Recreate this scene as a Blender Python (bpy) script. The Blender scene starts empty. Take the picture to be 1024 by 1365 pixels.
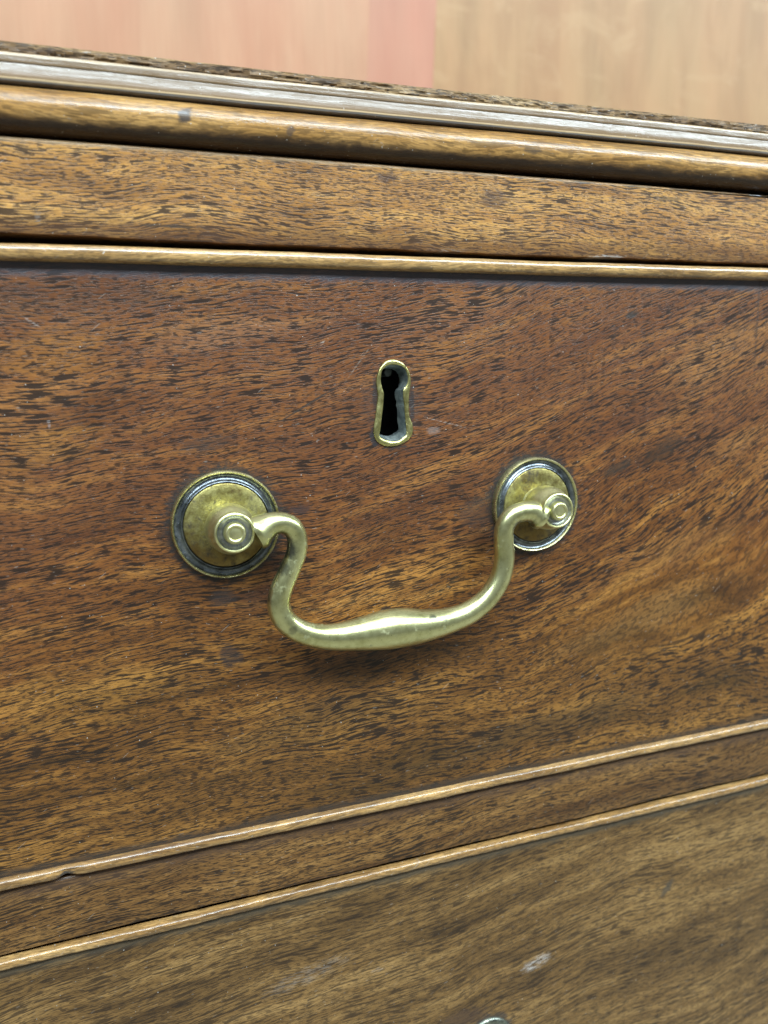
import bpy, math, random
from mathutils import Matrix, Vector
random.seed(7)
S = bpy.context.scene
COL = S.collection

# ------------------------------------------------------------------ camera
# world: X along the chest, Y into it, Z up; origin on the drawer face; metres
cam_d = bpy.data.cameras.new('camera')
cam = bpy.data.objects.new('camera', cam_d); COL.objects.link(cam)
R_ = Vector((0.937468, -0.347620, -0.017703))
U_ = Vector((0.075456, 0.153312, 0.985293))
B_ = Vector((-0.339793, -0.925017, 0.169955))
m = Matrix.Identity(4)
for i in range(3):
    m[i][0] = R_[i]; m[i][1] = U_[i]; m[i][2] = B_[i]
m[0][3], m[1][3], m[2][3] = 0.0, -0.174, 0.0
cam.matrix_world = m
cam_d.sensor_width = 36; cam_d.sensor_fit = 'AUTO'; cam_d.lens = 28.556
cam_d.clip_start = 0.01; cam_d.clip_end = 60
cam_d.dof.use_dof = True; cam_d.dof.focus_distance = 0.182; cam_d.dof.aperture_fstop = 15
S.camera = cam

# ------------------------------------------------------------------ light
W = bpy.data.worlds.new('World'); S.world = W; W.use_nodes = True
bg = W.node_tree.nodes['Background']
bg.inputs[0].default_value = (0.86, 0.94, 1.0, 1); bg.inputs[1].default_value = 0.24

def area(name, loc, target, sx, sy, power, color):
    l = bpy.data.lights.new(name, 'AREA'); l.shape = 'RECTANGLE'; l.size = sx; l.size_y = sy
    l.energy = power; l.color = color
    o = bpy.data.objects.new(name, l); COL.objects.link(o); o.location = loc
    o.rotation_euler = (Vector(target) - Vector(loc)).to_track_quat('-Z', 'Y').to_euler()
    return o
area('ceiling_light', (1.3, -1.15, 1.35), (1.3, 0, 0), 5.2, 0.42, 168, (0.77, 0.92, 1.0))
area('ceiling_light', (0.15, -0.55, 1.9), (0.1, 0.25, 0), 1.2, 0.5, 12, (0.92, 0.97, 1.0))
S.view_settings.view_transform = 'Standard'
S.view_settings.look = 'None'
S.view_settings.exposure = 0.12
S.view_settings.gamma = 1.0

# ------------------------------------------------------------------ node helper
class NT:
    def __init__(s, name):
        s.m = bpy.data.materials.new(name); s.m.use_nodes = True
        s.t = s.m.node_tree; s.n = s.t.nodes; s.b = s.n['Principled BSDF']
    def link(s, sock, v):
        if v is None: return
        if hasattr(v, 'is_output'): s.t.links.new(v, sock)
        else:
            try: sock.default_value = v
            except Exception: sock.default_value = tuple(v) + (1,)
    def math(s, op, a, b=None, c=None, clamp=False):
        n = s.n.new('ShaderNodeMath'); n.operation = op; n.use_clamp = clamp
        s.link(n.inputs[0], a)
        if b is not None: s.link(n.inputs[1], b)
        if c is not None: s.link(n.inputs[2], c)
        return n.outputs[0]
    def add(s, a, b): return s.math('ADD', a, b)
    def mul(s, a, b): return s.math('MULTIPLY', a, b)
    def sub(s, a, b): return s.math('SUBTRACT', a, b)
    def step(s, v, lo, hi):
        n = s.n.new('ShaderNodeMapRange'); n.interpolation_type = 'SMOOTHSTEP'
        s.link(n.inputs['Value'], v)
        a, b = 0.0, 1.0
        if lo > hi: lo, hi, a, b = hi, lo, 1.0, 0.0
        n.inputs['From Min'].default_value = lo; n.inputs['From Max'].default_value = hi
        n.inputs['To Min'].default_value = a; n.inputs['To Max'].default_value = b
        return n.outputs['Result']
    def xyz(s, x, y, z):
        n = s.n.new('ShaderNodeCombineXYZ')
        for k, v in enumerate((x, y, z)): s.link(n.inputs[k], v)
        return n.outputs[0]
    def noise(s, vec, scale=1.0, detail=2.0, rough=0.5, dist=0.0):
        n = s.n.new('ShaderNodeTexNoise'); s.link(n.inputs['Vector'], vec)
        n.inputs['Scale'].default_value = scale; n.inputs['Detail'].default_value = detail
        n.inputs['Roughness'].default_value = rough; n.inputs['Distortion'].default_value = dist
        return n.outputs['Fac']
    def mix(s, f, a, b, kind='MIX'):
        n = s.n.new('ShaderNodeMix'); n.data_type = 'RGBA'; n.blend_type = kind; n.clamp_factor = True
        s.link(n.inputs[0], f); s.link(n.inputs[6], a); s.link(n.inputs[7], b)
        return n.outputs[2]
    def ramp(s, f, stops):
        n = s.n.new('ShaderNodeValToRGB'); e = n.color_ramp.elements
        while len(e) < len(stops): e.new(0.5)
        for k, (p, c) in enumerate(stops):
            e[k].position = p; e[k].color = tuple(c) + (1,)
        s.link(n.inputs[0], f)
        return n.outputs[0]
    def coords(s, off=(0, 0, 0)):
        """object coordinates in millimetres, shifted by off"""
        tc = s.n.new('ShaderNodeTexCoord')
        sp = s.n.new('ShaderNodeSeparateXYZ'); s.t.links.new(tc.outputs['Object'], sp.inputs[0])
        return [s.math('MULTIPLY_ADD', sp.outputs[k], 1000.0, off[k]) for k in range(3)]
    def bump(s, h, strength, dist, prev=None):
        n = s.n.new('ShaderNodeBump'); n.inputs['Strength'].default_value = strength
        n.inputs['Distance'].default_value = dist
        s.link(n.inputs['Height'], h)
        if prev is not None: s.link(n.inputs['Normal'], prev)
        return n.outputs[0]
    def blot(s, x, z, cx, cz, rx, rz, nz, amp=0.9, hard=0.25, ang=0.0):
        """a noise-edged spot on the face"""
        dx = s.sub(x, cx); dz = s.sub(z, cz)
        if ang:
            ca, sa = math.cos(ang), math.sin(ang)
            ddx = s.add(s.mul(dx, ca), s.mul(dz, sa)); dz = s.sub(s.mul(dz, ca), s.mul(dx, sa)); dx = ddx
        ax = s.math('POWER', s.mul(dx, 1 / rx), 2.0)
        az = s.math('POWER', s.mul(dz, 1 / rz), 2.0)
        d = s.math('SQRT', s.add(ax, az))
        d = s.math('MULTIPLY_ADD', s.sub(nz, 0.5), amp * 2, d)
        return s.step(d, 1.0, 1.0 - hard * 2)

def wood(name, cols, curl=0.0, off=(0, 0, 0), seed=0.0, pore=0.9, fine=1.0, rough=0.36, red=None,
         spots=(), rings=(), bands=(), coat=0.24, pscale=1.0, slope0=0.0, seam=None, fleck=0.35, crough=0.2, bk=1.0, low=None, dots=None, streaky=False, figs_shade=()):
    """polished mahogany; cols = dark, mid, light; lengths in mm"""
    k = NT(name)
    x, y, z = k.coords(off)
    p = k.xyz(x, y, z)
    big = k.noise(k.xyz(k.add(x, seed * 37.0), y, z), 0.018, 2)
    mid = k.noise(k.xyz(k.add(x, seed * 11.0), y, z), 0.07, 2)
    v = k.add(z, k.mul(k.sub(big, 0.5), 11.0))
    v = k.add(v, k.mul(k.sub(mid, 0.5), 0.9))
    if slope0: v = k.sub(v, k.mul(x, slope0))
    if curl:
        q = k.math('MAXIMUM', k.sub(x, -25.0), 0.0)
        S_ = k.mul(k.mul(q, q), curl * 0.5)
        v = k.sub(v, k.mul(S_, k.step(z, -120.0, -5.0)))
    u = k.add(x, seed * 53.0)
    vy = k.add(v, k.mul(y, 0.9))
    # broad figure
    fig = k.noise(k.xyz(k.mul(u, 0.010), k.mul(y, .05), k.mul(vy, 0.085)), 1, 4, 0.6, 0.3)
    fig2 = k.noise(k.xyz(k.mul(u, 0.045), k.mul(y, .2), k.mul(vy, 0.42)), 1, 3, 0.6)
    f = k.math('MULTIPLY_ADD', fig2, 0.45, k.mul(fig, 0.62))
    c = k.ramp(f, [(0.40, cols[0]), (0.53, cols[1]), (0.66, cols[2])])
    if red is not None:
        c = k.mix(k.mul(k.step(k.add(z, k.mul(big, 60.0)), red[1], red[2]), red[3]), c, red[0], 'MIX')
    if low is not None:
        c = k.mix(k.mul(k.step(k.add(z, k.mul(k.sub(big, .5), 50.0)), low[1], low[2]), low[3]), c, low[0])
    fz = k.noise(k.xyz(k.mul(u, 0.05), k.mul(y, .2), k.mul(vy, 0.25)), 1, 3, 0.6)
    for (cx, cz, rx, rz, col, st, ang) in figs_shade:      # veneer figure, plus contact shade painted under the bail arms
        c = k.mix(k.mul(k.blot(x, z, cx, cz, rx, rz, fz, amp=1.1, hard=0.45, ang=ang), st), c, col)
    # interlocked fibre shimmer, running across the pores
    sh = k.noise(k.xyz(k.mul(k.add(x, k.mul(z, 0.55)), 1.5 * fine), k.mul(y, 2.0), k.mul(k.sub(z, k.mul(x, .25)), 0.5 * fine)), 1, 3, 0.65)
    c = k.mix(0.55, c, k.ramp(sh, [(0.3, (0.42, 0.42, 0.42)), (0.7, (0.62, 0.62, 0.60))]), 'OVERLAY')
    fib = k.noise(k.xyz(k.mul(u, 0.32), k.mul(y, 3.0), k.mul(vy, 3.4)), 1, 2, 0.6)
    c = k.mix(0.85, c, k.ramp(fib, [(0.3, (0.34, 0.34, 0.34)), (0.7, (0.64, 0.64, 0.63))]), 'OVERLAY')
    # pores: dark dashes along the grain, in drifts
    dens = k.noise(k.xyz(k.mul(u, 0.022), k.mul(y, .1), k.mul(vy, 0.11)), 1, 3, 0.6)
    pn = k.noise(k.xyz(k.mul(u, 0.125 * pscale), k.mul(y, 1.2), k.mul(vy, 1.5 * pscale)), 1, 2.0, 0.5, 0.1)
    pm = k.step(k.math('MULTIPLY_ADD', k.sub(dens, 0.5), 0.45, pn), 0.535, 0.59)
    p2 = k.noise(k.xyz(k.mul(k.add(u, 91.0), 0.36 * pscale), k.mul(y, 1.6), k.mul(vy, 2.1 * pscale)), 1, 1.0, 0.5, 0.1)
    pm2 = k.step(k.math('MULTIPLY_ADD', k.sub(dens, 0.5), -0.40, p2), 0.565, 0.62)
    pores = k.math('MAXIMUM', k.mul(pm, pore), k.mul(pm2, pore * 0.85))
    p4 = k.noise(k.xyz(k.mul(k.add(u, 31.0), 0.34), k.mul(y, 2), k.mul(vy, 4.6)), 1, 1.5, 0.55)
    pores = k.math('MAXIMUM', pores, k.mul(k.step(p4, 0.53, 0.62), pore * 0.65))
    if dots is not None:      # cross-cut figure: the pores show as short flecks
        n5 = k.noise(k.xyz(k.mul(k.sub(x, k.mul(z, 0.5)), 0.75), k.mul(y, 2), k.mul(vy, 1.6)), 1, 1.5, 0.5, 0.4)
        d5 = k.mul(k.step(n5, 0.50, 0.58), pore * 0.55)
        mk = k.blot(x, z, dots[0], dots[1], dots[2], dots[3], big, amp=0.5, hard=0.3, ang=dots[4])
        pores = k.add(k.mul(pores, k.sub(1.0, mk)), k.mul(d5, mk))
    c = k.mix(pores, c, (0.012, 0.007, 0.005))
    # a little light filler left in some pores
    p3 = k.noise(k.xyz(k.mul(k.add(u, 17.0), 0.6), k.mul(y, 2), k.mul(k.add(vy, 40.0), 2.6)), 1, 1, 0.5)
    lf = k.mul(k.step(p3, 0.70, 0.76), fleck)
    c = k.mix(lf, c, (0.30, 0.27, 0.24))
    if streaky:
        dk = k.noise(k.xyz(k.mul(x, 0.03), k.mul(y, 1.0), k.mul(z, 2.4)), 1, 4, 0.65)
        c = k.mix(k.mul(k.step(dk, 0.54, 0.64), k.math('MULTIPLY_ADD', k.step(z, 53.2, 54.2), 0.65, 0.15)), c, (0.05, 0.028, 0.014))
    nz = k.noise(k.xyz(k.mul(x, 0.4), k.mul(y, .6), k.mul(z, 0.9)), 1, 5, 0.7)
    nz2 = k.noise(k.xyz(k.mul(x, 0.16), k.mul(y, .4), k.mul(z, 0.6)), 1, 4, 0.65)
    for (z0, z1, col, st) in bands:
        bm_ = k.mul(k.step(k.math('MULTIPLY_ADD', k.sub(nz2, 0.5), abs(z1 - z0) * 1.6, z), z0, z1), st)
        c = k.mix(bm_, c, col)
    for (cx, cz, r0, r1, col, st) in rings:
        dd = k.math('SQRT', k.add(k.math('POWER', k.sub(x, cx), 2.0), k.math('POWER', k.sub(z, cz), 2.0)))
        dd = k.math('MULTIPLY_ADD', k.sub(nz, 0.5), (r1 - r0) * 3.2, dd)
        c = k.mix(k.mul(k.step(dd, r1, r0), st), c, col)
    for sp in spots:
        cx, cz, rx, rz, col, st = sp[:6]
        ang = sp[6] if len(sp) > 6 else 0.0
        mk = k.mul(k.blot(x, z, cx, cz, rx, rz, nz, ang=ang), st)
        if sum(col) > 0.6: mk = k.mul(mk, k.step(k.math('MULTIPLY_ADD', fib, 0.6, k.mul(nz, 0.4)), 0.46, 0.56))   # scuffs catch only on the raised fibre
        c = k.mix(mk, c, col)
    if seam is not None:
        g = k.mul(k.step(k.math('ABSOLUTE', k.sub(x, seam)), 0.5, 0.1), k.mul(k.step(z, -12.0, 15.0), 0.5))
        c = k.mix(g, c, (0.03, 0.022, 0.018))
    # hairline scratches and dust specks
    sc = k.noise(k.xyz(k.mul(k.add(x, k.mul(z, 1.1)), 0.10), k.mul(y, .3), k.mul(k.sub(z, k.mul(x, 0.8)), 1.9)), 1, 1, 0.5)
    c = k.mix(k.mul(k.step(sc, 0.765, 0.79), 0.35), c, (0.34, 0.31, 0.28))
    du = k.noise(p, 2.1, 0, 0.5)
    c = k.mix(k.mul(k.step(du, 0.845, 0.865), 0.7), c, (0.55, 0.52, 0.48))
    k.link(k.b.inputs['Base Color'], c)
    rn = k.noise(p, 0.09, 4, 0.6)
    ro = k.math('MULTIPLY_ADD', k.sub(rn, 0.5), 0.28, rough)
    ro = k.math('MULTIPLY_ADD', pores, 0.18, ro)
    k.link(k.b.inputs['Roughness'], ro)
    k.b.inputs['Coat Weight'].default_value = coat
    if streaky == 'moulding':      # polish worn through in long streaks
        sn = k.noise(k.xyz(k.mul(x, 0.035), k.mul(y, 1.0), k.mul(z, 1.3)), 1, 5, 0.7)
        k.link(k.b.inputs['Coat Weight'], k.math('MULTIPLY_ADD', k.step(sn, 0.40, 0.60), coat * 0.85, coat * 0.12))
        k.link(k.b.inputs['Coat Roughness'], k.math('MULTIPLY_ADD', sn, -0.25, 0.26))
        cw = k.b.inputs['Coat Weight'].links[0].from_socket
        k.link(k.b.inputs['Coat Weight'], k.mul(cw, k.step(z, 45.8, 48.2)))     # coat removed low down, deepening the painted shade under the half-round
    k.b.inputs['Coat Roughness'].default_value = crough
    k.b.inputs['Specular IOR Level'].default_value = 0.26
    h = k.math('MULTIPLY_ADD', pores, -0.6, k.mul(fib, 0.35))
    n1 = k.bump(h, 0.45 * bk, 0.00009)
    wv = k.noise(p, 0.11, 3, 0.55)
    n2 = k.bump(wv, 0.22 * bk, 0.0008, n1)
    if streaky == 'moulding': n2 = k.bump(sn, 0.14, 0.0004, n2)
    n3 = k.bump(sh, 0.25 * bk, 0.00012, n2)
    k.link(k.b.inputs['Normal'], n3)
    k.link(k.b.inputs['Coat Normal'], n2)
    return k.m

def brass(name, light, mid, dark, patina, pat_amt, rough=0.28, seed=0.0, streak=0.0, off=(0, 0, 0), low=None, relief=0.25, tarn=()):
    k = NT(name)
    x, y, z = k.coords(off)
    p = k.xyz(k.add(x, seed), y, z)
    a = k.noise(p, 0.16, 4, 0.62)
    b = k.noise(p, 0.6, 5, 0.68)
    c = k.ramp(k.math('MULTIPLY_ADD', b, 0.45, k.mul(a, 0.58)), [(0.40, dark), (0.52, mid), (0.64, light)])
    pm = k.step(k.math('MULTIPLY_ADD', k.noise(p, 0.95, 3, 0.7), 0.5, k.mul(k.noise(k.xyz(k.add(x, seed + 60.), y, z), 0.28, 3, .6), 0.5)), 0.565 - 0.10 * pat_amt, 0.68)
    if low is not None:
        lm = k.step(k.math('MULTIPLY_ADD', k.sub(a, 0.5), 14.0, z), low[0] + 3, low[0] - 5)
        c = k.mix(k.mul(lm, low[2]), c, low[1])
    c = k.mix(k.mul(pm, min(1.0, 0.5 + pat_amt * 0.4)), c, patina)
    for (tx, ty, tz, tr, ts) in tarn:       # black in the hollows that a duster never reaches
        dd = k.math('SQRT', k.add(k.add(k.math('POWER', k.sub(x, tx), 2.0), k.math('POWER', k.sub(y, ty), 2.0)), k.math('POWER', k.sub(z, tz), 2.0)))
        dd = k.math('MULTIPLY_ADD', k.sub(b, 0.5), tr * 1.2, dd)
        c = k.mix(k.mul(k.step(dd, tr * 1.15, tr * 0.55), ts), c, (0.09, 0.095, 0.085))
    pit = k.step(k.math('MULTIPLY_ADD', k.sub(a, .5), .25, k.noise(p, 2.6, 1, 0.5)), 0.72, 0.78)
    c = k.mix(k.mul(pit, 0.55), c, (0.06, 0.055, 0.04))
    k.link(k.b.inputs['Base Color'], c)
    k.link(k.b.inputs['Metallic'], k.math('MULTIPLY_ADD', pm, -0.35, 0.96))
    k.link(k.b.inputs['Roughness'], k.math('ADD', k.math('MULTIPLY_ADD', k.sub(b, 0.5), 0.3 * min(1, relief * 6), rough), k.mul(pm, 0.25)))
    n1 = k.bump(b, relief, 0.0003)
    n2 = k.bump(pit, 0.5 * min(1, relief * 4), -0.00012, n1)
    fs = k.noise(k.xyz(k.mul(x, 0.8), k.mul(y, 6.0), k.mul(z, 3.0)), 1, 2, 0.6)
    n3 = k.bump(fs, 0.18 + streak, 0.00010, n2)
    k.link(k.b.inputs['Normal'], n3)
    return k.m

# ------------------------------------------------------------------ mesh helpers (mm in, metres out)
def tag(o, label=None, cat=None, group=None, kind=None):
    if label: o['label'] = label
    if cat: o['category'] = cat
    if group: o['group'] = group
    if kind: o['kind'] = kind
    return o

def empty(name, loc):
    o = bpy.data.objects.new(name, None); COL.objects.link(o); o.empty_display_size = 0.02
    o.location = Vector(loc) / 1000
    return o

def build(name, verts, faces, mat, parent=None, smooth=True, angle=35):
    L = parent_origin(parent)
    me = bpy.data.meshes.new(name)
    me.from_pydata([tuple(Vector(v) / 1000) for v in verts], [], faces)
    me.update()
    import bmesh
    bm = bmesh.new(); bm.from_mesh(me)
    bmesh.ops.remove_doubles(bm, verts=bm.verts, dist=1e-7)
    bmesh.ops.recalc_face_normals(bm, faces=bm.faces)
    for f in bm.faces: f.smooth = smooth
    if smooth:
        for e in bm.edges:
            if len(e.link_faces) == 2 and e.calc_face_angle(0) > math.radians(angle): e.smooth = False
    bm.to_mesh(me); bm.free()
    me.materials.append(mat)
    o = bpy.data.objects.new(name, me); COL.objects.link(o)
    if parent: o.parent = parent
    o.location = -L          # so that object coordinates are the place's own millimetres
    return o

def parent_origin(p):
    v = Vector((0, 0, 0))
    while p is not None:
        v += p.location; p = p.parent
    return v

def catmull(P, n, closed=False):
    out = []; N = len(P)
    rng = range(N) if closed else range(N - 1)
    for i in rng:
        if closed: a, b, c, d = P[i - 1], P[i], P[(i + 1) % N], P[(i + 2) % N]
        else: a, b, c, d = P[max(i - 1, 0)], P[i], P[i + 1], P[min(i + 2, N - 1)]
        for j in range(n):
            t = j / n
            out.append(tuple(0.5 * (2 * b[k] + (c[k] - a[k]) * t + (2 * a[k] - 5 * b[k] + 4 * c[k] - d[k]) * t * t
                                    + (3 * b[k] - a[k] - 3 * c[k] + d[k]) * t ** 3) for k in range(len(b))))
    if not closed: out.append(tuple(P[-1]))
    return out

def extrude_x(prof, xs, wob=None):
    """closed (y,z) profile swept along x; wob(x, i) -> (dy, dz)"""
    v, f = [], []; n = len(prof)
    for x in xs:
        for i, (y, z) in enumerate(prof):
            dy, dz = wob(x, i) if wob else (0, 0)
            v.append((x, y + dy, z + dz))
    for a in range(len(xs) - 1):
        for i in range(n):
            j = (i + 1) % n
            f.append((a * n + i, a * n + j, (a + 1) * n + j, (a + 1) * n + i))
    f.append(tuple(range(n))); f.append(tuple(reversed(range((len(xs) - 1) * n, len(xs) * n))))
    return v, f

def lathe_y(prof, cx, cz, seg=72, cap0=True, cap1=True, wob=None):
    """(radius, y) profile turned about an axis along Y"""
    v, f = [], []
    for (r, y) in prof:
        for s in range(seg):
            a = 2 * math.pi * s / seg
            rr = r * (1 + (wob(a) if wob else 0))
            v.append((cx + rr * math.cos(a), y, cz + rr * math.sin(a)))
    for i in range(len(prof) - 1):
        for s in range(seg):
            t = (s + 1) % seg
            f.append((i * seg + s, i * seg + t, (i + 1) * seg + t, (i + 1) * seg + s))
    if cap0: f.append(tuple(range(seg)))
    if cap1: f.append(tuple(range((len(prof) - 1) * seg, len(prof) * seg)))
    return v, f

def tube(pts, seg=28, flat=1.0):
    """pts = (x, y, z, r); path nearly in the XZ plane"""
    v, f = [], []; N = len(pts)
    for i, (x, y, z, r) in enumerate(pts):
        a = Vector(pts[max(i - 1, 0)][:3]); b = Vector(pts[min(i + 1, N - 1)][:3])
        t = (b - a).normalized(); d = Vector((0, 1, 0)); d = (d - t * d.dot(t)).normalized(); s = t.cross(d)
        for k in range(seg):
            an = 2 * math.pi * k / seg
            q = Vector((x, y, z)) + s * (r * math.cos(an)) + d * (r * flat * math.sin(an))
            v.append(tuple(q))
    for i in range(N - 1):
        for k in range(seg):
            k2 = (k + 1) % seg
            f.append((i * seg + k, i * seg + k2, (i + 1) * seg + k2, (i + 1) * seg + k))
    f.append(tuple(range(seg))); f.append(tuple(range((N - 1) * seg, N * seg)))
    return v, f

def fnoise(*fr):
    ph = [(w, random.uniform(0, 6.28), a) for w, a in fr]
    return lambda x: sum(a * math.sin(w * x + p) for w, p, a in ph)

def lin(a, b, n): return [a + (b - a) * i / n for i in range(n + 1)]

# ------------------------------------------------------------------ materials
BLUE = (0.040, 0.043, 0.052)
LC, RC = (27.4, -31.8), (103.65, -33.0)          # handle centres
front_spots = [
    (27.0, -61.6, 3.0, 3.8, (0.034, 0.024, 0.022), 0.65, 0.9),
    (142.0, -21.4, 8.5, 3.2, (0.032, 0.020, 0.013), 0.6, 0.45),
    (128.0, -25.5, 6.5, 1.6, (0.032, 0.022, 0.016), 0.7, 0.4),
    (131.0, 13.0, 2.4, 1.2, (0.035, 0.028, 0.024), 0.8, 0.4),
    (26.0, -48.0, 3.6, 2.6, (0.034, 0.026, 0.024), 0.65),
    (24.5, -14.2, 7.5, 2.2, (0.040, 0.028, 0.024), 0.5, 0.15),
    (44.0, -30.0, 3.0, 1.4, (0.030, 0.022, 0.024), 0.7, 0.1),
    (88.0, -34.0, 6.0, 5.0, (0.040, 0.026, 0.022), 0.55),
    (64.0, -55.5, 2.0, 1.2, (0.022, 0.016, 0.014), 0.8),
    (46.5, -6.8, 11.0, 0.30, (0.030, 0.024, 0.020), 0.8, 0.50),
    (58.5, 2.0, 6.0, 0.28, (0.25, 0.21, 0.17), 0.45, 0.9),
    (61.9, -14.6, 1.3, 2.6, (0.022, 0.022, 0.026), 0.85), (62.3, -5.0, 0.9, 4.5, (0.028, 0.022, 0.020), 0.8), (71.2, -7.5, 0.8, 5.0, (0.026, 0.022, 0.022), 0.8), (67.0, -17.1, 4.0, 0.8, (0.026, 0.022, 0.020), 0.8),
    (76.5, -13.6, 2.2, 1.2, (0.24, 0.19, 0.17), 0.4, 0.2),
    (80.0, -12.0, 7.5, 0.22, (0.33, 0.28, 0.24), 0.55, -0.25),
    (50.0, 6.2, 1.6, 0.35, (0.42, 0.38, 0.34), 0.6, 0.7),
    (-7.5, 10.5, 2.4, 0.3, (0.40, 0.36, 0.33), 0.5, -0.6),
    (-6.2, -9.0, 0.4, 1.2, (0.40, 0.36, 0.36), 0.5),
]
front_figs_shade = [
    (-4.0, 4.0, 16.0, 9.0, (0.27, 0.115, 0.028), 0.55, 0.2), (2.0, -6.0, 13.0, 6.0, (0.085, 0.030, 0.010), 0.7, 0.25),
    (-8.0, -14.0, 14.0, 6.0, (0.28, 0.125, 0.030), 0.5, 0.1), (30.0, 8.0, 22.0, 5.0, (0.26, 0.125, 0.060), 0.45, 0.12),
    (0.0, -66.0, 30.0, 9.0, (0.27, 0.130, 0.030), 0.5, 0.05), (66.0, -36.0, 24.0, 9.0, (0.085, 0.030, 0.012), 0.6, 0.2),
    (50.0, -80.0, 40.0, 8.0, (0.080, 0.042, 0.015), 0.5, 0.1), (160.0, 4.0, 30.0, 9.0, (0.29, 0.135, 0.045), 0.6, 0.42),
    (128.0, -14.0, 26.0, 6.0, (0.10, 0.036, 0.016), 0.55, 0.38), (150.0, -47.0, 40.0, 7.0, (0.13, 0.055, 0.022), 0.5, 0.3),
    (140.0, -66.0, 40.0, 7.0, (0.25, 0.125, 0.040), 0.5, 0.22), (110.0, -92.0, 50.0, 7.0, (0.070, 0.040, 0.016), 0.55, 0.08),
    (80.0, 12.0, 26.0, 6.0, (0.20, 0.085, 0.038), 0.45, 0.2), (0.0, 15.0, 60.0, 4.0, (0.080, 0.034, 0.018), 0.55, 0.0),
    (37.0, -40.0, 8.0, 8.0, (0.050, 0.026, 0.018), 0.6, 0.0), (90.0, -40.0, 8.0, 6.0, (0.055, 0.028, 0.018), 0.5, 0.3),  # beneath the bail arms: grime with painted contact shadow
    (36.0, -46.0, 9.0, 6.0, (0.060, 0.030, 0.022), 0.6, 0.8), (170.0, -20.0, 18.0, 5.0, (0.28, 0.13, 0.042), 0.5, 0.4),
]
rings = [(LC[0], LC[1], 11.8, 14.0, (0.024, 0.021, 0.021), 0.9), (RC[0], RC[1], 11.8, 14.4, (0.024, 0.021, 0.021), 0.9),  # grime and painted contact shade around each rosette
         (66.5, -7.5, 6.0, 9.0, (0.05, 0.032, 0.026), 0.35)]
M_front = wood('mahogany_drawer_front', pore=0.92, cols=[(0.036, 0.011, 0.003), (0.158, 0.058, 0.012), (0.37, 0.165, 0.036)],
               figs_shade=front_figs_shade, curl=0.0022, rough=0.34, pscale=1.5, low=((0.115, 0.062, 0.018), -35.0, -105.0, 0.5), dots=(160.0, -58.0, 52.0, 17.0, 0.25), red=((0.165, 0.062, 0.027), -50.0, 35.0, 0.6),  # low: olive veneer hue with reflected haze painted in
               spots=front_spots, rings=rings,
               bands=[(18.6, 20.6, (0.045, 0.045, 0.056), 0.85), (-101.2, -103.0, (0.032, 0.025, 0.020), 0.8)],  # upper band: dirt plus the top bead's shade, painted on
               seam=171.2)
M_lower = wood('mahogany_lower_drawer', [(0.062, 0.032, 0.011), (0.150, 0.080, 0.026), (0.26, 0.150, 0.054)],
               seed=3.3, rough=0.40, pore=0.75, pscale=1.35, slope0=0.10,
               spots=[(106.4, -161.6, 6.0, 2.4, (0.50, 0.48, 0.46), 0.6, 0.25),
                      (41.5, -146.0, 14.0, 3.0, (0.34, 0.31, 0.28), 0.22, 0.2),
                      (60.0, -150.0, 2.2, 0.8, (0.38, 0.35, 0.32), 0.4, 0.2),
                      (150.0, -150.0, 4.0, 1.5, (0.040, 0.036, 0.030), 0.7, 0.9),
                      (84.0, -172.0, 9.0, 3.5, (0.045, 0.026, 0.020), 0.6)],
               rings=[(91.8, -181.2, 6.6, 8.8, (0.03, 0.03, 0.032), 0.8)],
               bands=[(-127.4, -125.2, (0.050, 0.042, 0.030), 0.75)])
M_rail = wood('mahogany_rail', pore=0.88, cols=[(0.145, 0.060, 0.016), (0.34, 0.158, 0.042), (0.49, 0.258, 0.076)],
              seed=5.1, rough=0.36, slope0=-0.03, pscale=1.65,
              spots=[(66.0, 41.5, 2.6, 1.7, (0.055, 0.026, 0.016), 0.75), (92.0, 38.5, 4.5, 3.0, (0.060, 0.030, 0.018), 0.65),
                     (-5.0, 30.2, 0.8, 1.8, (0.26, 0.23, 0.21), 0.5), (140.0, 41.0, 5.0, .8, (0.04, 0.03, 0.02), 0.6),
                     (20.0, 29.5, 8.0, 0.4, (0.035, 0.028, 0.022), 0.7), (78.0, 26.2, 8.0, 1.0, (0.30, 0.27, 0.25), 0.45, 0.06),
                     (123.0, 26.6, 7.0, 0.7, (0.46, 0.44, 0.42), 0.7, 0.05), (168.0, 43.3, 3.2, .5, (0.62, 0.68, 0.72), 0.9)],
              bands=[(33.5, 26.0, (0.085, 0.043, 0.026), 0.65), (42.9, 44.3, (0.42, 0.28, 0.15), 0.75)])  # pale band paints the highlight along the worn top arris
M_rail2 = wood('mahogany_lower_rail', [(0.076, 0.033, 0.010), (0.170, 0.082, 0.024), (0.26, 0.136, 0.043)],
               seed=8.4, rough=0.38, pscale=1.45, slope0=0.06,
               bands=[(-111.0, -107.0, (0.066, 0.036, 0.022), 0.7)])
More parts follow.
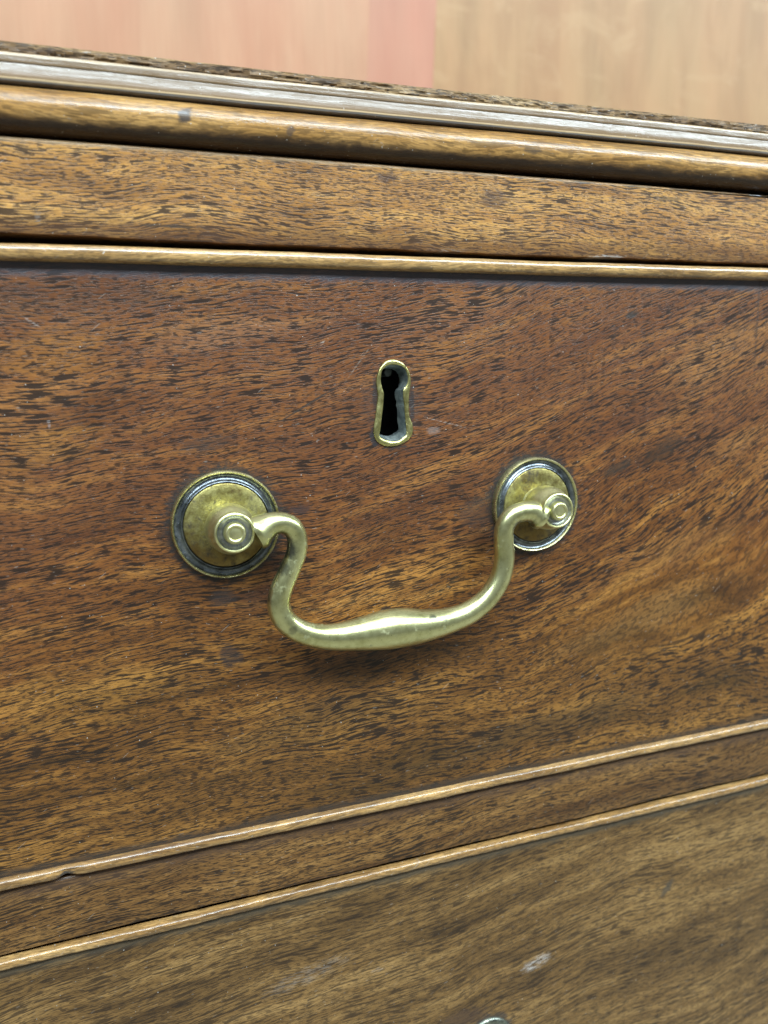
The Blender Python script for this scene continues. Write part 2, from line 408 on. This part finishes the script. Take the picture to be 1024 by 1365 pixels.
M_mould = wood('mahogany_moulding', [(0.18, 0.085, 0.026), (0.33, 0.175, 0.055), (0.45, 0.26, 0.095)],
               seed=2.2, rough=0.24, pore=0.5, coat=0.66, crough=0.13, streaky='moulding', bk=0.6,
               bands=[(48.0, 46.3, (0.028, 0.014, 0.009), 0.93), (53.0, 53.3, (0.07, 0.07, 0.07), 0.85), (53.95, 54.05, (0.40, 0.28, 0.15), 0.8), (54.35, 54.5, (0.085, 0.046, 0.022), 0.75), (58.5, 58.8, (0.40, 0.29, 0.17), 0.8)],  # lowest band: grime and painted shade on the half-round's underside
               spots=[(23.0, 49.6, 2.2, 1.4, (0.035, 0.032, 0.034), 0.85, 0.9), (44.0, 48.6, 1.4, 1.1, (0.06, 0.045, 0.04), 0.7, 0.9),
                      (100.0, 48.8, 3.0, 0.8, (0.06, 0.045, 0.035), 0.6)])
M_bead = wood('cockbead_wood', [(0.16, 0.080, 0.026), (0.34, 0.192, 0.068), (0.48, 0.295, 0.118)],
              seed=4.7, rough=0.28, pore=0.5, coat=0.9, crough=0.14, bk=0.3, streaky='bead', pscale=1.7,
              spots=[(-10.6, -105.2, 2.0, 1.3, (0.030, 0.028, 0.030), 0.95)])
M_strip = wood('rough_dark_edge', [(0.075, 0.038, 0.017), (0.18, 0.105, 0.045), (0.33, 0.22, 0.11)],
               seed=6.6, rough=0.62, pore=0.75, coat=0.1, pscale=1.5, fleck=0.9)

def plain(name, col, rough=0.6, metal=0.0):
    k = NT(name); x, y, z = k.coords()
    n = k.noise(k.xyz(x, y, z), 0.3, 4, 0.6)
    c = k.mix(n, tuple(v * 0.7 for v in col), tuple(min(1, v * 1.3) for v in col))
    k.link(k.b.inputs['Base Color'], c); k.b.inputs['Roughness'].default_value = rough
    k.b.inputs['Metallic'].default_value = metal
    return k.m
M_dark = plain('dark_lock_iron', (0.012, 0.013, 0.012), 0.55, 0.3)
M_raw = plain('unfinished_pine', (0.10, 0.06, 0.03), 0.8)
M_hole = plain('grimy_keyhole_wood', (0.02, 0.014, 0.01), 0.8)

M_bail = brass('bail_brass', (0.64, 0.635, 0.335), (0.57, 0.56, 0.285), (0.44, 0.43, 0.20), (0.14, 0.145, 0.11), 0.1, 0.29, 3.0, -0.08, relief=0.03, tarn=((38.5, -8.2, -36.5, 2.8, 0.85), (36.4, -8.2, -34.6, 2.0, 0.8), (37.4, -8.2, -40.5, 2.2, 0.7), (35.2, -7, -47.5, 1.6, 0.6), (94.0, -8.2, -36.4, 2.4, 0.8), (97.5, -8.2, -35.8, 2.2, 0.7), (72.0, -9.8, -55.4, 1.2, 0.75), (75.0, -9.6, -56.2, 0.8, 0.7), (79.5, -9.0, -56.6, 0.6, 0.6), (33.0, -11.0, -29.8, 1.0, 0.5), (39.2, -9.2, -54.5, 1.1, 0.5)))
M_post = brass('post_brass', (0.74, 0.71, 0.38), (0.66, 0.635, 0.33), (0.54, 0.52, 0.27), (0.10, 0.10, 0.095), 0.08, 0.36, 9.0, relief=0.08)
M_disc = brass('rosette_brass', (0.48, 0.44, 0.18), (0.33, 0.285, 0.10), (0.17, 0.125, 0.042), (0.050, 0.040, 0.026), 1.25, 0.43, 21.0,
               low=(-34.0, (0.17, 0.105, 0.034), 0.8))
M_rim = brass('rosette_rim_brass', (0.72, 0.68, 0.38), (0.62, 0.58, 0.31), (0.42, 0.39, 0.20), (0.09, 0.09, 0.085), 0.25, 0.28, 33.0)
M_groove = brass('rosette_groove_brass', (0.30, 0.33, 0.35), (0.18, 0.20, 0.215), (0.085, 0.095, 0.105), (0.05, 0.055, 0.062), 0.6, 0.30, 12.0)
M_recess = brass('post_recess_brass', (0.58, 0.58, 0.50), (0.45, 0.46, 0.41), (0.25, 0.26, 0.25), (0.07, 0.075, 0.08), 0.35, 0.32, 44.0)
M_esc = brass('escutcheon_brass', (0.58, 0.55, 0.24), (0.48, 0.44, 0.18), (0.32, 0.29, 0.11), (0.09, 0.10, 0.07), 0.3, 0.33, 15.0)
M_esc_dull = brass('dull_escutcheon_brass', (0.40, 0.42, 0.33), (0.26, 0.28, 0.23), (0.12, 0.13, 0.12), (0.04, 0.045, 0.05), 0.8, 0.32, 27.0)
M_liner = brass('keyhole_liner_brass', (0.70, 0.74, 0.68), (0.46, 0.52, 0.50), (0.20, 0.25, 0.27), (0.06, 0.08, 0.10), 0.4, 0.5, 18.0)

# ------------------------------------------------------------------ background boards and floor
def board_mat(name, a, b, seed, blotch=None):
    k = NT(name); x, y, z = k.coords((seed * 40, 0, 0))
    w = k.noise(k.xyz(k.mul(x, 0.05), k.mul(y, .1), k.mul(z, 0.010)), 1, 4, 0.6, 0.4)
    w2 = k.noise(k.xyz(k.mul(x, 0.55), k.mul(y, .1), k.mul(z, 0.02)), 1, 3, 0.6, 0.2)
    c = k.mix(k.step(k.math('MULTIPLY_ADD', w2, 0.18, k.mul(w, 0.85)), 0.36, 0.70), a, b)
    bl = k.noise(k.xyz(k.mul(x, .03), k.mul(y, .1), k.mul(z, 0.008)), 1, 3, 0.6)
    c = k.mix(0.8, c, k.ramp(bl, [(0.35, (0.47, 0.49, 0.485)), (0.65, (0.535, 0.51, 0.505))]), 'OVERLAY')
    if blotch is not None:
        n = k.noise(k.xyz(k.mul(x, .03), k.mul(y, .1), k.mul(z, 0.05)), 1, 5, 0.65, 0.8)
        c = k.mix(k.mul(k.step(n, 0.52, 0.70), 0.6), c, blotch)
    k.link(k.b.inputs['Base Color'], c); k.b.inputs['Roughness'].default_value = 0.5
    k.link(k.b.inputs['Normal'], k.bump(w2, 0.3, 0.0006))
    return k.m

bw = empty('board_wall', (150, 262, -650))
tag(bw, 'pale pink and tan upright wooden boards behind the chest top', 'board wall')
def board(x0, x1, y0, mat, label=None):
    r = 0.05
    prof = [(x0, y0 + 14), (x0, y0 + r), (x0 + r, y0), (x1 - r, y0), (x1, y0 + r), (x1, y0 + 14)]
    zs = [-650 + 90 * i for i in range(15)]
    v, f = [], []
    w1 = lambda q: 0.35 * math.sin(0.004 * q) + 0.15 * math.sin(0.011 * q + 1)
    for z in zs:
        for (x, y) in prof: v.append((x + w1(z) + 0.060 * (z - 175), y, z))   # the boards lean a little
    n = len(prof)
    for a in range(len(zs) - 1):
        for i in range(n): f.append((a * n + i, a * n + (i + 1) % n, (a + 1) * n + (i + 1) % n, (a + 1) * n + i))
    f.append(tuple(range(n))); f.append(tuple(range((len(zs) - 1) * n, len(zs) * n)))
    me_o = build('board', [(a, b, c) for a, b, c in v], f, mat, bw, True, 20)
    if label: me_o['label'] = label
    return me_o
PK = board_mat('pale_pink_board', (0.335, 0.158, 0.080), (0.38, 0.200, 0.107), 1.0)
RD = board_mat('rosy_board', (0.335, 0.134, 0.075), (0.36, 0.158, 0.091), 2.0)
TN = board_mat('tan_board', (0.25, 0.128, 0.046), (0.32, 0.175, 0.070), 3.0, (0.35, 0.205, 0.09))

for (x0, x1, mt, lb) in [(-420, -215.5, TN, 'tan board'), (-215, -61.2, PK, 'pale pink board'), (-61, 156, PK, 'pale pink board'), (156, 193.98, RD, 'narrow rosy board'),
                         (194, 470, TN, 'broad tan board'), (470.6, 640, TN, None), (640.6, 820, PK, None)]:
    board(x0, x1, 262, mt, lb)

k = NT('grey_floor'); fx, fy, fz = k.coords()
k.link(k.b.inputs['Base Color'], k.mix(k.noise(k.xyz(fx, fy, fz), 0.01, 5, 0.6), (0.20, 0.18, 0.13), (0.28, 0.25, 0.19)))
k.b.inputs['Roughness'].default_value = 0.5
fl = build('floor', [(-4000, -4000, -650), (4000, -4000, -650), (4000, 3000, -650), (-4000, 3000, -650)], [(0, 1, 2, 3)], k.m, None, False)
tag(fl, kind='structure')

# ------------------------------------------------------------------ chest
X0, X1 = -118.0, 252.0          # outer sides of the chest
chest = empty('chest_of_drawers', (66, 0, -650))
tag(chest, 'old polished mahogany chest carcass with moulded top edge and plain rails', 'chest')
XS = lin(X0, X1, 148)

# moulding: half-round below, dark quirk, hollow above that leans back
def arc(cy, cz, ry, rz, a0, a1, n):
    return [(cy - ry * math.cos(math.radians(a0 + (a1 - a0) * i / n)), cz + rz * math.sin(math.radians(a0 + (a1 - a0) * i / n))) for i in range(n + 1)]
prof = [(9, 44.85), (1.6, 44.85)]
prof += arc(1.1, 49.0, 4.2, 4.15, -84, 84, 18)
prof += [(0.3, 53.15), (-0.7, 53.5), (-0.9, 53.65), (-0.9, 54.15), (-0.75, 54.3)]
prof += [(-0.5, 54.5), (-0.10, 54.95), (0.22, 55.75), (0.44, 56.6), (0.58, 57.15), (0.46, 57.3), (0.47, 57.6), (0.74, 57.75), (0.84, 58.4), (0.90, 58.85), (1.05, 59.1)]
prof += [(9, 59.2)]
w_a = fnoise((0.05, 0.10), (0.13, 0.05), (0.37, 0.025)); w_b = fnoise((0.11, 0.06), (0.42, 0.03))
v, f = extrude_x(prof, XS, lambda x, i: (w_b(x + i * 0.8) if 1 < i < len(prof) - 1 else 0, w_a(x) * (0.7 if i > 1 else 0)))
build('top_moulding', v, f, M_mould, chest, True, 40)

# rough dark strip above the moulding
XR = lin(X0, X1, 620)
pr = [(9.5, 59.22), (1.8, 59.22), (1.6, 59.55), (1.65, 60.0), (1.65, 60.5), (1.8, 61.0), (2.1, 61.35), (3.0, 61.6), (9.5, 61.7)]
rr = random.Random(3)
offs = {}
def rough(x, i):
    if i in (0, 8): return (0, 0)
    key = (round(x / 1.3), i)
    key2 = (round(x / 5.0), i)
    for kk in (key, key2):
        if kk not in offs: offs[kk] = rr.uniform(-1, 1)
    return (0.16 * offs[key] + 0.16 * offs[key2], (0.05 * offs[key] + 0.07 * offs[key2]) if i > 1 else 0)
v, f = extrude_x(pr, XR, rough)
build('rough_edge_strip', v, f, M_strip, chest, True, 25)

# top rail, both rails have worn arrises
def rail(name, z0, z1, mat, wear=0.5, gap_w=None, z_top=None):
    r = 0.55
    p_ = [(14, z0), (r, z0), (0.16, z0 + 0.16), (0, z0 + r), (0, z0 + (z1 - z0) * .33), (0, z0 + (z1 - z0) * .66), (0, z1 - 1.0), (0, z1 - 0.72), (0.10, z1 - 0.32), (0.30, z1 - 0.10), (0.62, z1), (14, z1)]
    wz = fnoise((0.09, 0.10), (0.31, 0.06), (0.9, 0.035)); wt = fnoise((0.06, 0.06), (0.27, 0.03))
    def wob(x, i):
        if 1 <= i <= 3: return (0, wz(x) * wear + (gap_w(x) if gap_w else 0))
        if 7 <= i <= 10: return (0, wt(x) * 0.6 + (z_top(x) if z_top else 0))
        return (0, gap_w(x) if (gap_w and i == 0) else 0)
    v, f = extrude_x(p_, lin(X0 + 22, X1 - 22, 420), wob)
    return build(name, v, f, mat, chest, True, 40)
rail('top_rail', 26.05, 44.35, M_rail, 0.9, lambda x: 0.80 - 0.008 * max(min(x, 190), -20) + 0.000035 * x * x * (1 if x > 0 else 0), lambda x: -0.006 * max(x - 60, 0))
rail('drawer_rail', -121.15, -106.25, M_rail2, 1.0)
rail('base_rail', -245.0, -232.0, M_rail2, 0.6)
def box(name, a, b, mat, parent):
    (x0, y0, z0), (x1, y1, z1) = a, b
    v = [(x, y, z) for x in (x0, x1) for y in (y0, y1) for z in (z0, z1)]
    f = [(0, 1, 3, 2), (4, 6, 7, 5), (0, 4, 5, 1), (2, 3, 7, 6), (0, 2, 6, 4), (1, 5, 7, 3)]
    return build(name, v, f, mat, parent, False)
for (a, b) in ((X0, X0 + 22), (X1 - 22, X1)):
    box('side_panel', (a, 0.4, -640), (b, 225, 44.6), M_rail2, chest)
box('top_board', (X0, 9.4, 45.2), (X1, 225, 61.6), M_rail, chest)
box('back_panel', (X0 + 22, 214, -640), (X1 - 22, 224, 44.6), M_raw, chest)
box('drawer_divider', (X0 + 22, 14.4, -118), (X1 - 22, 213, -109), M_raw, chest)
box('plinth', (X0 + 22, 3, -650), (X1 - 22, 20, -245.4), M_rail2, chest)

# ------------------------------------------------------------------ drawers
DX0, DX1 = X0 + 23, X1 - 23
def cockbead(z0, z1, parent, p=2.15, seedw=0.0, wear=1.0, worn=0.0, x0=DX0, x1=DX1):
    h = z1 - z0
    pf = [(1.2, z0), (-0.5 * p, z0 + .02 * h), (-0.82 * p, z0 + 0.12 * h), (-0.96 * p, z0 + 0.28 * h), (-p, z0 + 0.45 * h), (-0.99 * p, z0 + 0.60 * h),
          (-0.93 * p, z0 + 0.72 * h), (-0.84 * p, z0 + 0.84 * h), (-0.68 * p, z0 + 0.94 * h), (-0.40 * p, z1), (1.2, z1)]
    wz = fnoise((0.045, 0.10), (0.16, 0.06), (0.6, 0.03)); wy = fnoise((0.12, 0.05), (0.5, 0.04), (1.7, worn))
    def wob(x, i):
        if i in (0, 10): return (0, 0)
        dent = 0.0
        if seedw:
            dent = 0.9 * math.exp(-((x - seedw) / 1.6) ** 2) * (1 if i < 7 else 0.3)
        ww = worn * 2.0 * math.sin(x * 2.1 + i * 1.9 + 2 * math.sin(x * .7)) if i > 3 else 0
        return (wy(x) + dent + ww * .5, wz(x) * wear + ww * .4 + dent * .35)
    v, f = extrude_x(pf, lin(x0, x1, 700), wob)
    return build('cockbead', v, f, M_bead, parent, True, 50)

def front_with_hole(z0, z1, hole, mat, parent, thick=6.0):
    """flat veneered front with a keyhole cut through; hole = list of (x, z)"""
    import bmesh
    L = parent_origin(parent)
    bm = bmesh.new()
    def loop(pts, y):
        vs = [bm.verts.new(Vector((x, y, z)) / 1000) for x, z in pts]
        es = [bm.edges.new((vs[i], vs[(i + 1) % len(vs)])) for i in range(len(vs))]
        return vs, es
    outer = [(DX0, z0), (DX1, z0), (DX1, z1), (DX0, z1)]
    ov, oe = loop(outer, 0.0); hv, he = loop(hole, 0.0)
    bmesh.ops.triangle_fill(bm, use_beauty=True, use_dissolve=False, edges=oe + he)
    bv = [bm.verts.new(v.co + Vector((0, thick / 1000, 0))) for v in hv]
    for i in range(len(hv)):
        j = (i + 1) % len(hv); bm.faces.new((hv[i], hv[j], bv[j], bv[i]))
    b2 = [bm.verts.new(v.co + Vector((0, thick / 1000, 0))) for v in ov]
    for i in range(4):
        j = (i + 1) % 4; bm.faces.new((ov[i], ov[j], b2[j], b2[i]))
    bmesh.ops.recalc_face_normals(bm, faces=bm.faces)
    me = bpy.data.meshes.new('drawer_front'); bm.to_mesh(me); bm.free(); me.materials.append(mat)
    o = bpy.data.objects.new('drawer_front', me); COL.objects.link(o); o.parent = parent; o.location = -L
    return o

drawer = empty('drawer', (66, 0, -103.5))
tag(drawer, 'whole reddish brown drawer with brass swan neck handle and keyhole', 'drawer')
drawer2 = empty('drawer', (66, 0, -230))
tag(drawer2, 'dull brown lower drawer below the rail with brass just showing', 'drawer')

OUT = [(66.69, 2.74), (65.1, 2.46), (64.14, 1.66), (63.17, 0.37), (62.56, -1.81), (62.65, -3.57), (62.86, -5.33), (62.49, -7.97), (62.03, -10.62), (61.69, -12.98), (62.06, -15.09), (63.47, -16.35), (65.39, -16.9), (67.66, -16.7), (69.95, -15.75), (71.22, -14.14), (71.31, -12.17), (70.55, -10.33), (70.39, -7.33), (70.59, -4.64), (70.91, -2.57), (70.62, -0.2), (69.54, 1.44), (68.27, 2.34)]
INN = [(66.99, 1.56), (65.87, 1.58), (64.76, 1.07), (63.95, 0.21), (63.66, -1.54), (63.88, -3.3), (64.3, -4.78), (64.13, -7.14), (63.76, -9.79), (63.39, -12.46), (63.13, -14.39), (64.77, -15.36), (66.37, -15.74), (67.84, -15.59), (68.8, -14.95), (69.65, -14.22), (69.52, -11.5), (69.25, -7.89), (68.98, -4.46), (69.8, -3.14), (70.21, -1.67), (69.91, -0.04), (69.06, 1.01), (67.94, 1.49)]
OUT = catmull(OUT, 4, True); INN = catmull(INN, 4, True)
HOLE = [(66.5 + (x - 66.5) * 0.97, -7.2 + (z + 7.2) * 0.985) for x, z in OUT]

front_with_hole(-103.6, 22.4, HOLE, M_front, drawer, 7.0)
cockbead(21.95, 25.15, drawer, 2.15, wear=0.6)
cockbead(-105.9, -103.45, drawer, 1.65, seedw=-10.4, wear=0.8, worn=0.02)

def escutcheon(outer, inner, parent, y0=-0.38, depth=4.2):
    n = len(outer)
    cx = sum(p[0] for p in inner) / n; cz = sum(p[1] for p in inner) / n
    def mixp(t): return [(o[0] + (i[0] - o[0]) * t, o[1] + (i[1] - o[1]) * t) for o, i in zip(outer, inner)]
    def shrink(pts, s): return [(cx + (x - cx) * s, cz + (z - cz) * s) for x, z in pts]
    rings_ = [(mixp(0.0), 0.3), (mixp(0.02), y0 * 0.5), (mixp(0.16), y0), (mixp(0.55), y0 - 0.06), (mixp(0.86), y0), (mixp(1.0), y0 * 0.5)]
    jit = random.Random(5)
    v, f = [], []
    for pts, y in rings_:
        for (x, z) in pts: v.append((x + jit.uniform(-.03, .03), y + jit.uniform(-.03, .03), z + jit.uniform(-.03, .03)))
    for a in range(len(rings_) - 1):
        for i in range(n):
            j = (i + 1) % n; f.append((a * n + i, a * n + j, (a + 1) * n + j, (a + 1) * n + i))
    e = build('escutcheon', v, f, M_esc, parent, True, 60)
    rings_ = [(shrink(inner, 0.995), y0 * 0.45), (shrink(inner, 0.955), 1.0), (shrink(inner, 0.92), 2.4), (shrink(inner, 0.89), depth)]
    v, f = [], []
    for a, (pts, y) in enumerate(rings_):
        for (x, z) in pts: v.append((x + jit.uniform(-.06, .06) * (a > 0), y + jit.uniform(-.3, .3) * (a == 3), z + jit.uniform(-.06, .06) * (a > 0)))
    for a in range(len(rings_) - 1):
        for i in range(n):
            j = (i + 1) % n; f.append((a * n + i, a * n + j, (a + 1) * n + j, (a + 1) * n + i))
    build('liner', v, f, M_liner, e, True, 60)
    return e
escutcheon(OUT, INN, drawer)
def lock(cx, z0, z1, parent):
    # iron lock case open at the front, with its pin standing in it
    v = [(x, y, z) for y in (7.2, 16) for (x, z) in ((cx - 8, z0), (cx + 8, z0), (cx + 8, z1), (cx - 8, z1))]
    lk = build('lock_case', v, [(4, 5, 6, 7), (0, 1, 5, 4), (1, 2, 6, 5), (2, 3, 7, 6), (3, 0, 4, 7)], M_dark, parent, False)
    v, f = lathe_y([(0.3, 5.2), (0.9, 5.3), (1.1, 5.6), (1.1, 15.8)], cx + 1.0, z1 - 5.6, 20)
    build('lock_pin', v, f, M_post_dark, lk, True)
M_post_dark = plain('lock_pin_steel', (0.10, 0.11, 0.10), 0.45, 0.7)
lock(66.5, -19, 5.5, drawer)

# rosettes with turned posts
def rosette(cx, cz, parent, rot, R=11.75):
    w_ = fnoise((2, 0.003), (3, 0.003)); wf = lambda a: w_(a)
    rim = [(R * 1.0, 0.1), (R * 1.0, -0.9), (R * 0.994, -1.4), (R * 0.975, -1.68), (R * 0.955, -1.6), (R * 0.94, -1.15)]
    v, f = lathe_y(rim, cx, cz, 96, False, False, wf)
    ro = build('rosette', v, f, M_rim, parent, True, 50)
    gr = [(R * 0.942, -1.15), (R * 0.925, -0.85), (R * 0.89, -0.72), (R * 0.85, -0.85), (R * 0.822, -1.15), (R * 0.812, -1.42), (R * 0.798, -1.50), (R * 0.790, -1.15), (R * 0.780, -1.00)]
    v, f = lathe_y(gr, cx, cz, 96, False, False, wf)
    build('groove', v, f, M_groove, ro, True, 50)
    ds = [(R * 0.782, -1.0), (R * 0.774, -1.38), (R * 0.755, -1.52), (R * 0.6, -1.62), (R * 0.4, -1.72), (R * 0.2, -1.8)]
    v, f = lathe_y(ds, cx, cz, 96, False, True, wf)
    build('disc', v, f, M_disc, ro, True, 50)
    # ball, shoulder, ringed end and button
    po = [(4.5, -1.55), (4.4, -1.9), (4.25, -2.2), (4.5, -2.6), (4.95, -3.5), (5.25, -4.8), (5.32, -6.0), (5.2, -7.4), (4.85, -8.8), (4.4, -9.7), (4.22, -10.15), (4.2, -10.55), (4.22, -10.9), (4.08, -11.15), (3.82, -11.2), (3.62, -11.0)]
    v, f = lathe_y(po, cx, cz, 64, False, False)
    build('post', v, f, M_post, ro, True, 55)
    v, f = lathe_y([(3.63, -11.02), (3.5, -10.55), (3.0, -10.15), (2.5, -10.2), (2.32, -10.6)], cx, cz, 64, False, False)
    build('recess', v, f, M_recess, ro, True, 55)
    v, f = lathe_y([(2.34, -10.5), (2.24, -11.5), (2.05, -12.0), (1.75, -12.2), (1.45, -12.12), (1.3, -11.9), (0.9, -11.95), (0.3, -12.0)], cx, cz, 48, False, True)
    build('button', v, f, M_post, ro, True, 55)
    return ro
rosette(LC[0], LC[1], drawer, 0.0)
rosette(RC[0], RC[1], drawer, 1.0)

# swan-neck bail
half = [(31.9, -8.2, -33.0, 3.3), (32.8, -8.15, -32.5, 3.5), (34.2, -8.1, -31.75, 2.9), (35.9, -8.0, -31.15, 2.38), (38.1, -7.85, -31.1, 2.14), (40.2, -7.65, -32.3, 2.08), (41.25, -7.5, -34.8, 2.04), (40.9, -7.35, -38.2, 2.08), (39.2, -7.2, -42.0, 2.16), (37.5, -7.1, -45.6, 2.28),
        (36.75, -7.0, -49.1, 2.33), (37.9, -6.9, -52.6, 2.38), (40.7, -6.85, -55.3, 2.42), (44.6, -6.8, -57.1, 2.52), (49.5, -6.8, -58.05, 2.86), (55.1, -6.8, -58.15, 3.5)]
CXB = 65.4
pts = list(half) + [(60.6, -6.8, -57.95, 4.2), (65.8, -6.8, -57.95, 4.2), (71.3, -6.8, -58.2, 3.5), (77.2, -6.8, -57.75, 2.85), (82.6, -6.85, -56.35, 2.55),
       (87.3, -6.9, -53.3, 2.42), (90.4, -7.0, -49.0, 2.36), (91.5, -7.1, -44.3, 2.28), (91.2, -7.25, -40.0, 2.2), (91.3, -7.45, -36.6, 2.15), (93.0, -7.65, -34.1, 2.15),
       (95.9, -7.85, -33.1, 2.25), (98.2, -8.0, -33.2, 2.5), (99.5, -8.1, -33.75, 2.85), (100.3, -8.15, -34.2, 3.2), (101.0, -8.2, -34.6, 3.1)]
pts = [(x, y - 0.1, z, r * 1.07) for x, y, z, r in pts]
v, f = tube(catmull(pts, 7), 32, 0.96)
build('bail_handle', v, f, M_bail, drawer, True, 60)

# lower drawer: bead, front and the top of its own escutcheon
def ell(cx, cz, r, n=96, tail=10.0):
    out = []
    for i in range(n):
        a = math.pi / 2 + 2 * math.pi * i / n
        z = math.sin(a) * r; x = math.cos(a) * r
        if z < 0: z *= tail / r
        out.append((cx + x, cz + z))
    return out
O2 = ell(91.8, -181.2, 6.9, tail=17); I2 = ell(91.8, -181.4, 4.9, tail=14)
front_with_hole(-231, -123.9, [(91.8 + (x - 91.8) * .97, -184 + (z + 184) * .985) for x, z in O2], M_lower, drawer2, 7.0)
cockbead(-124.25, -122.15, drawer2, 1.15, wear=1.0, worn=0.05)
cockbead(-231.6, -230.9 + 2.6 - 2.7, drawer2, 2.1)
e2 = escutcheon(O2, I2, drawer2, -0.7)
e2.data.materials[0] = M_esc_dull
lock(91.8, -200, -177, drawer2)
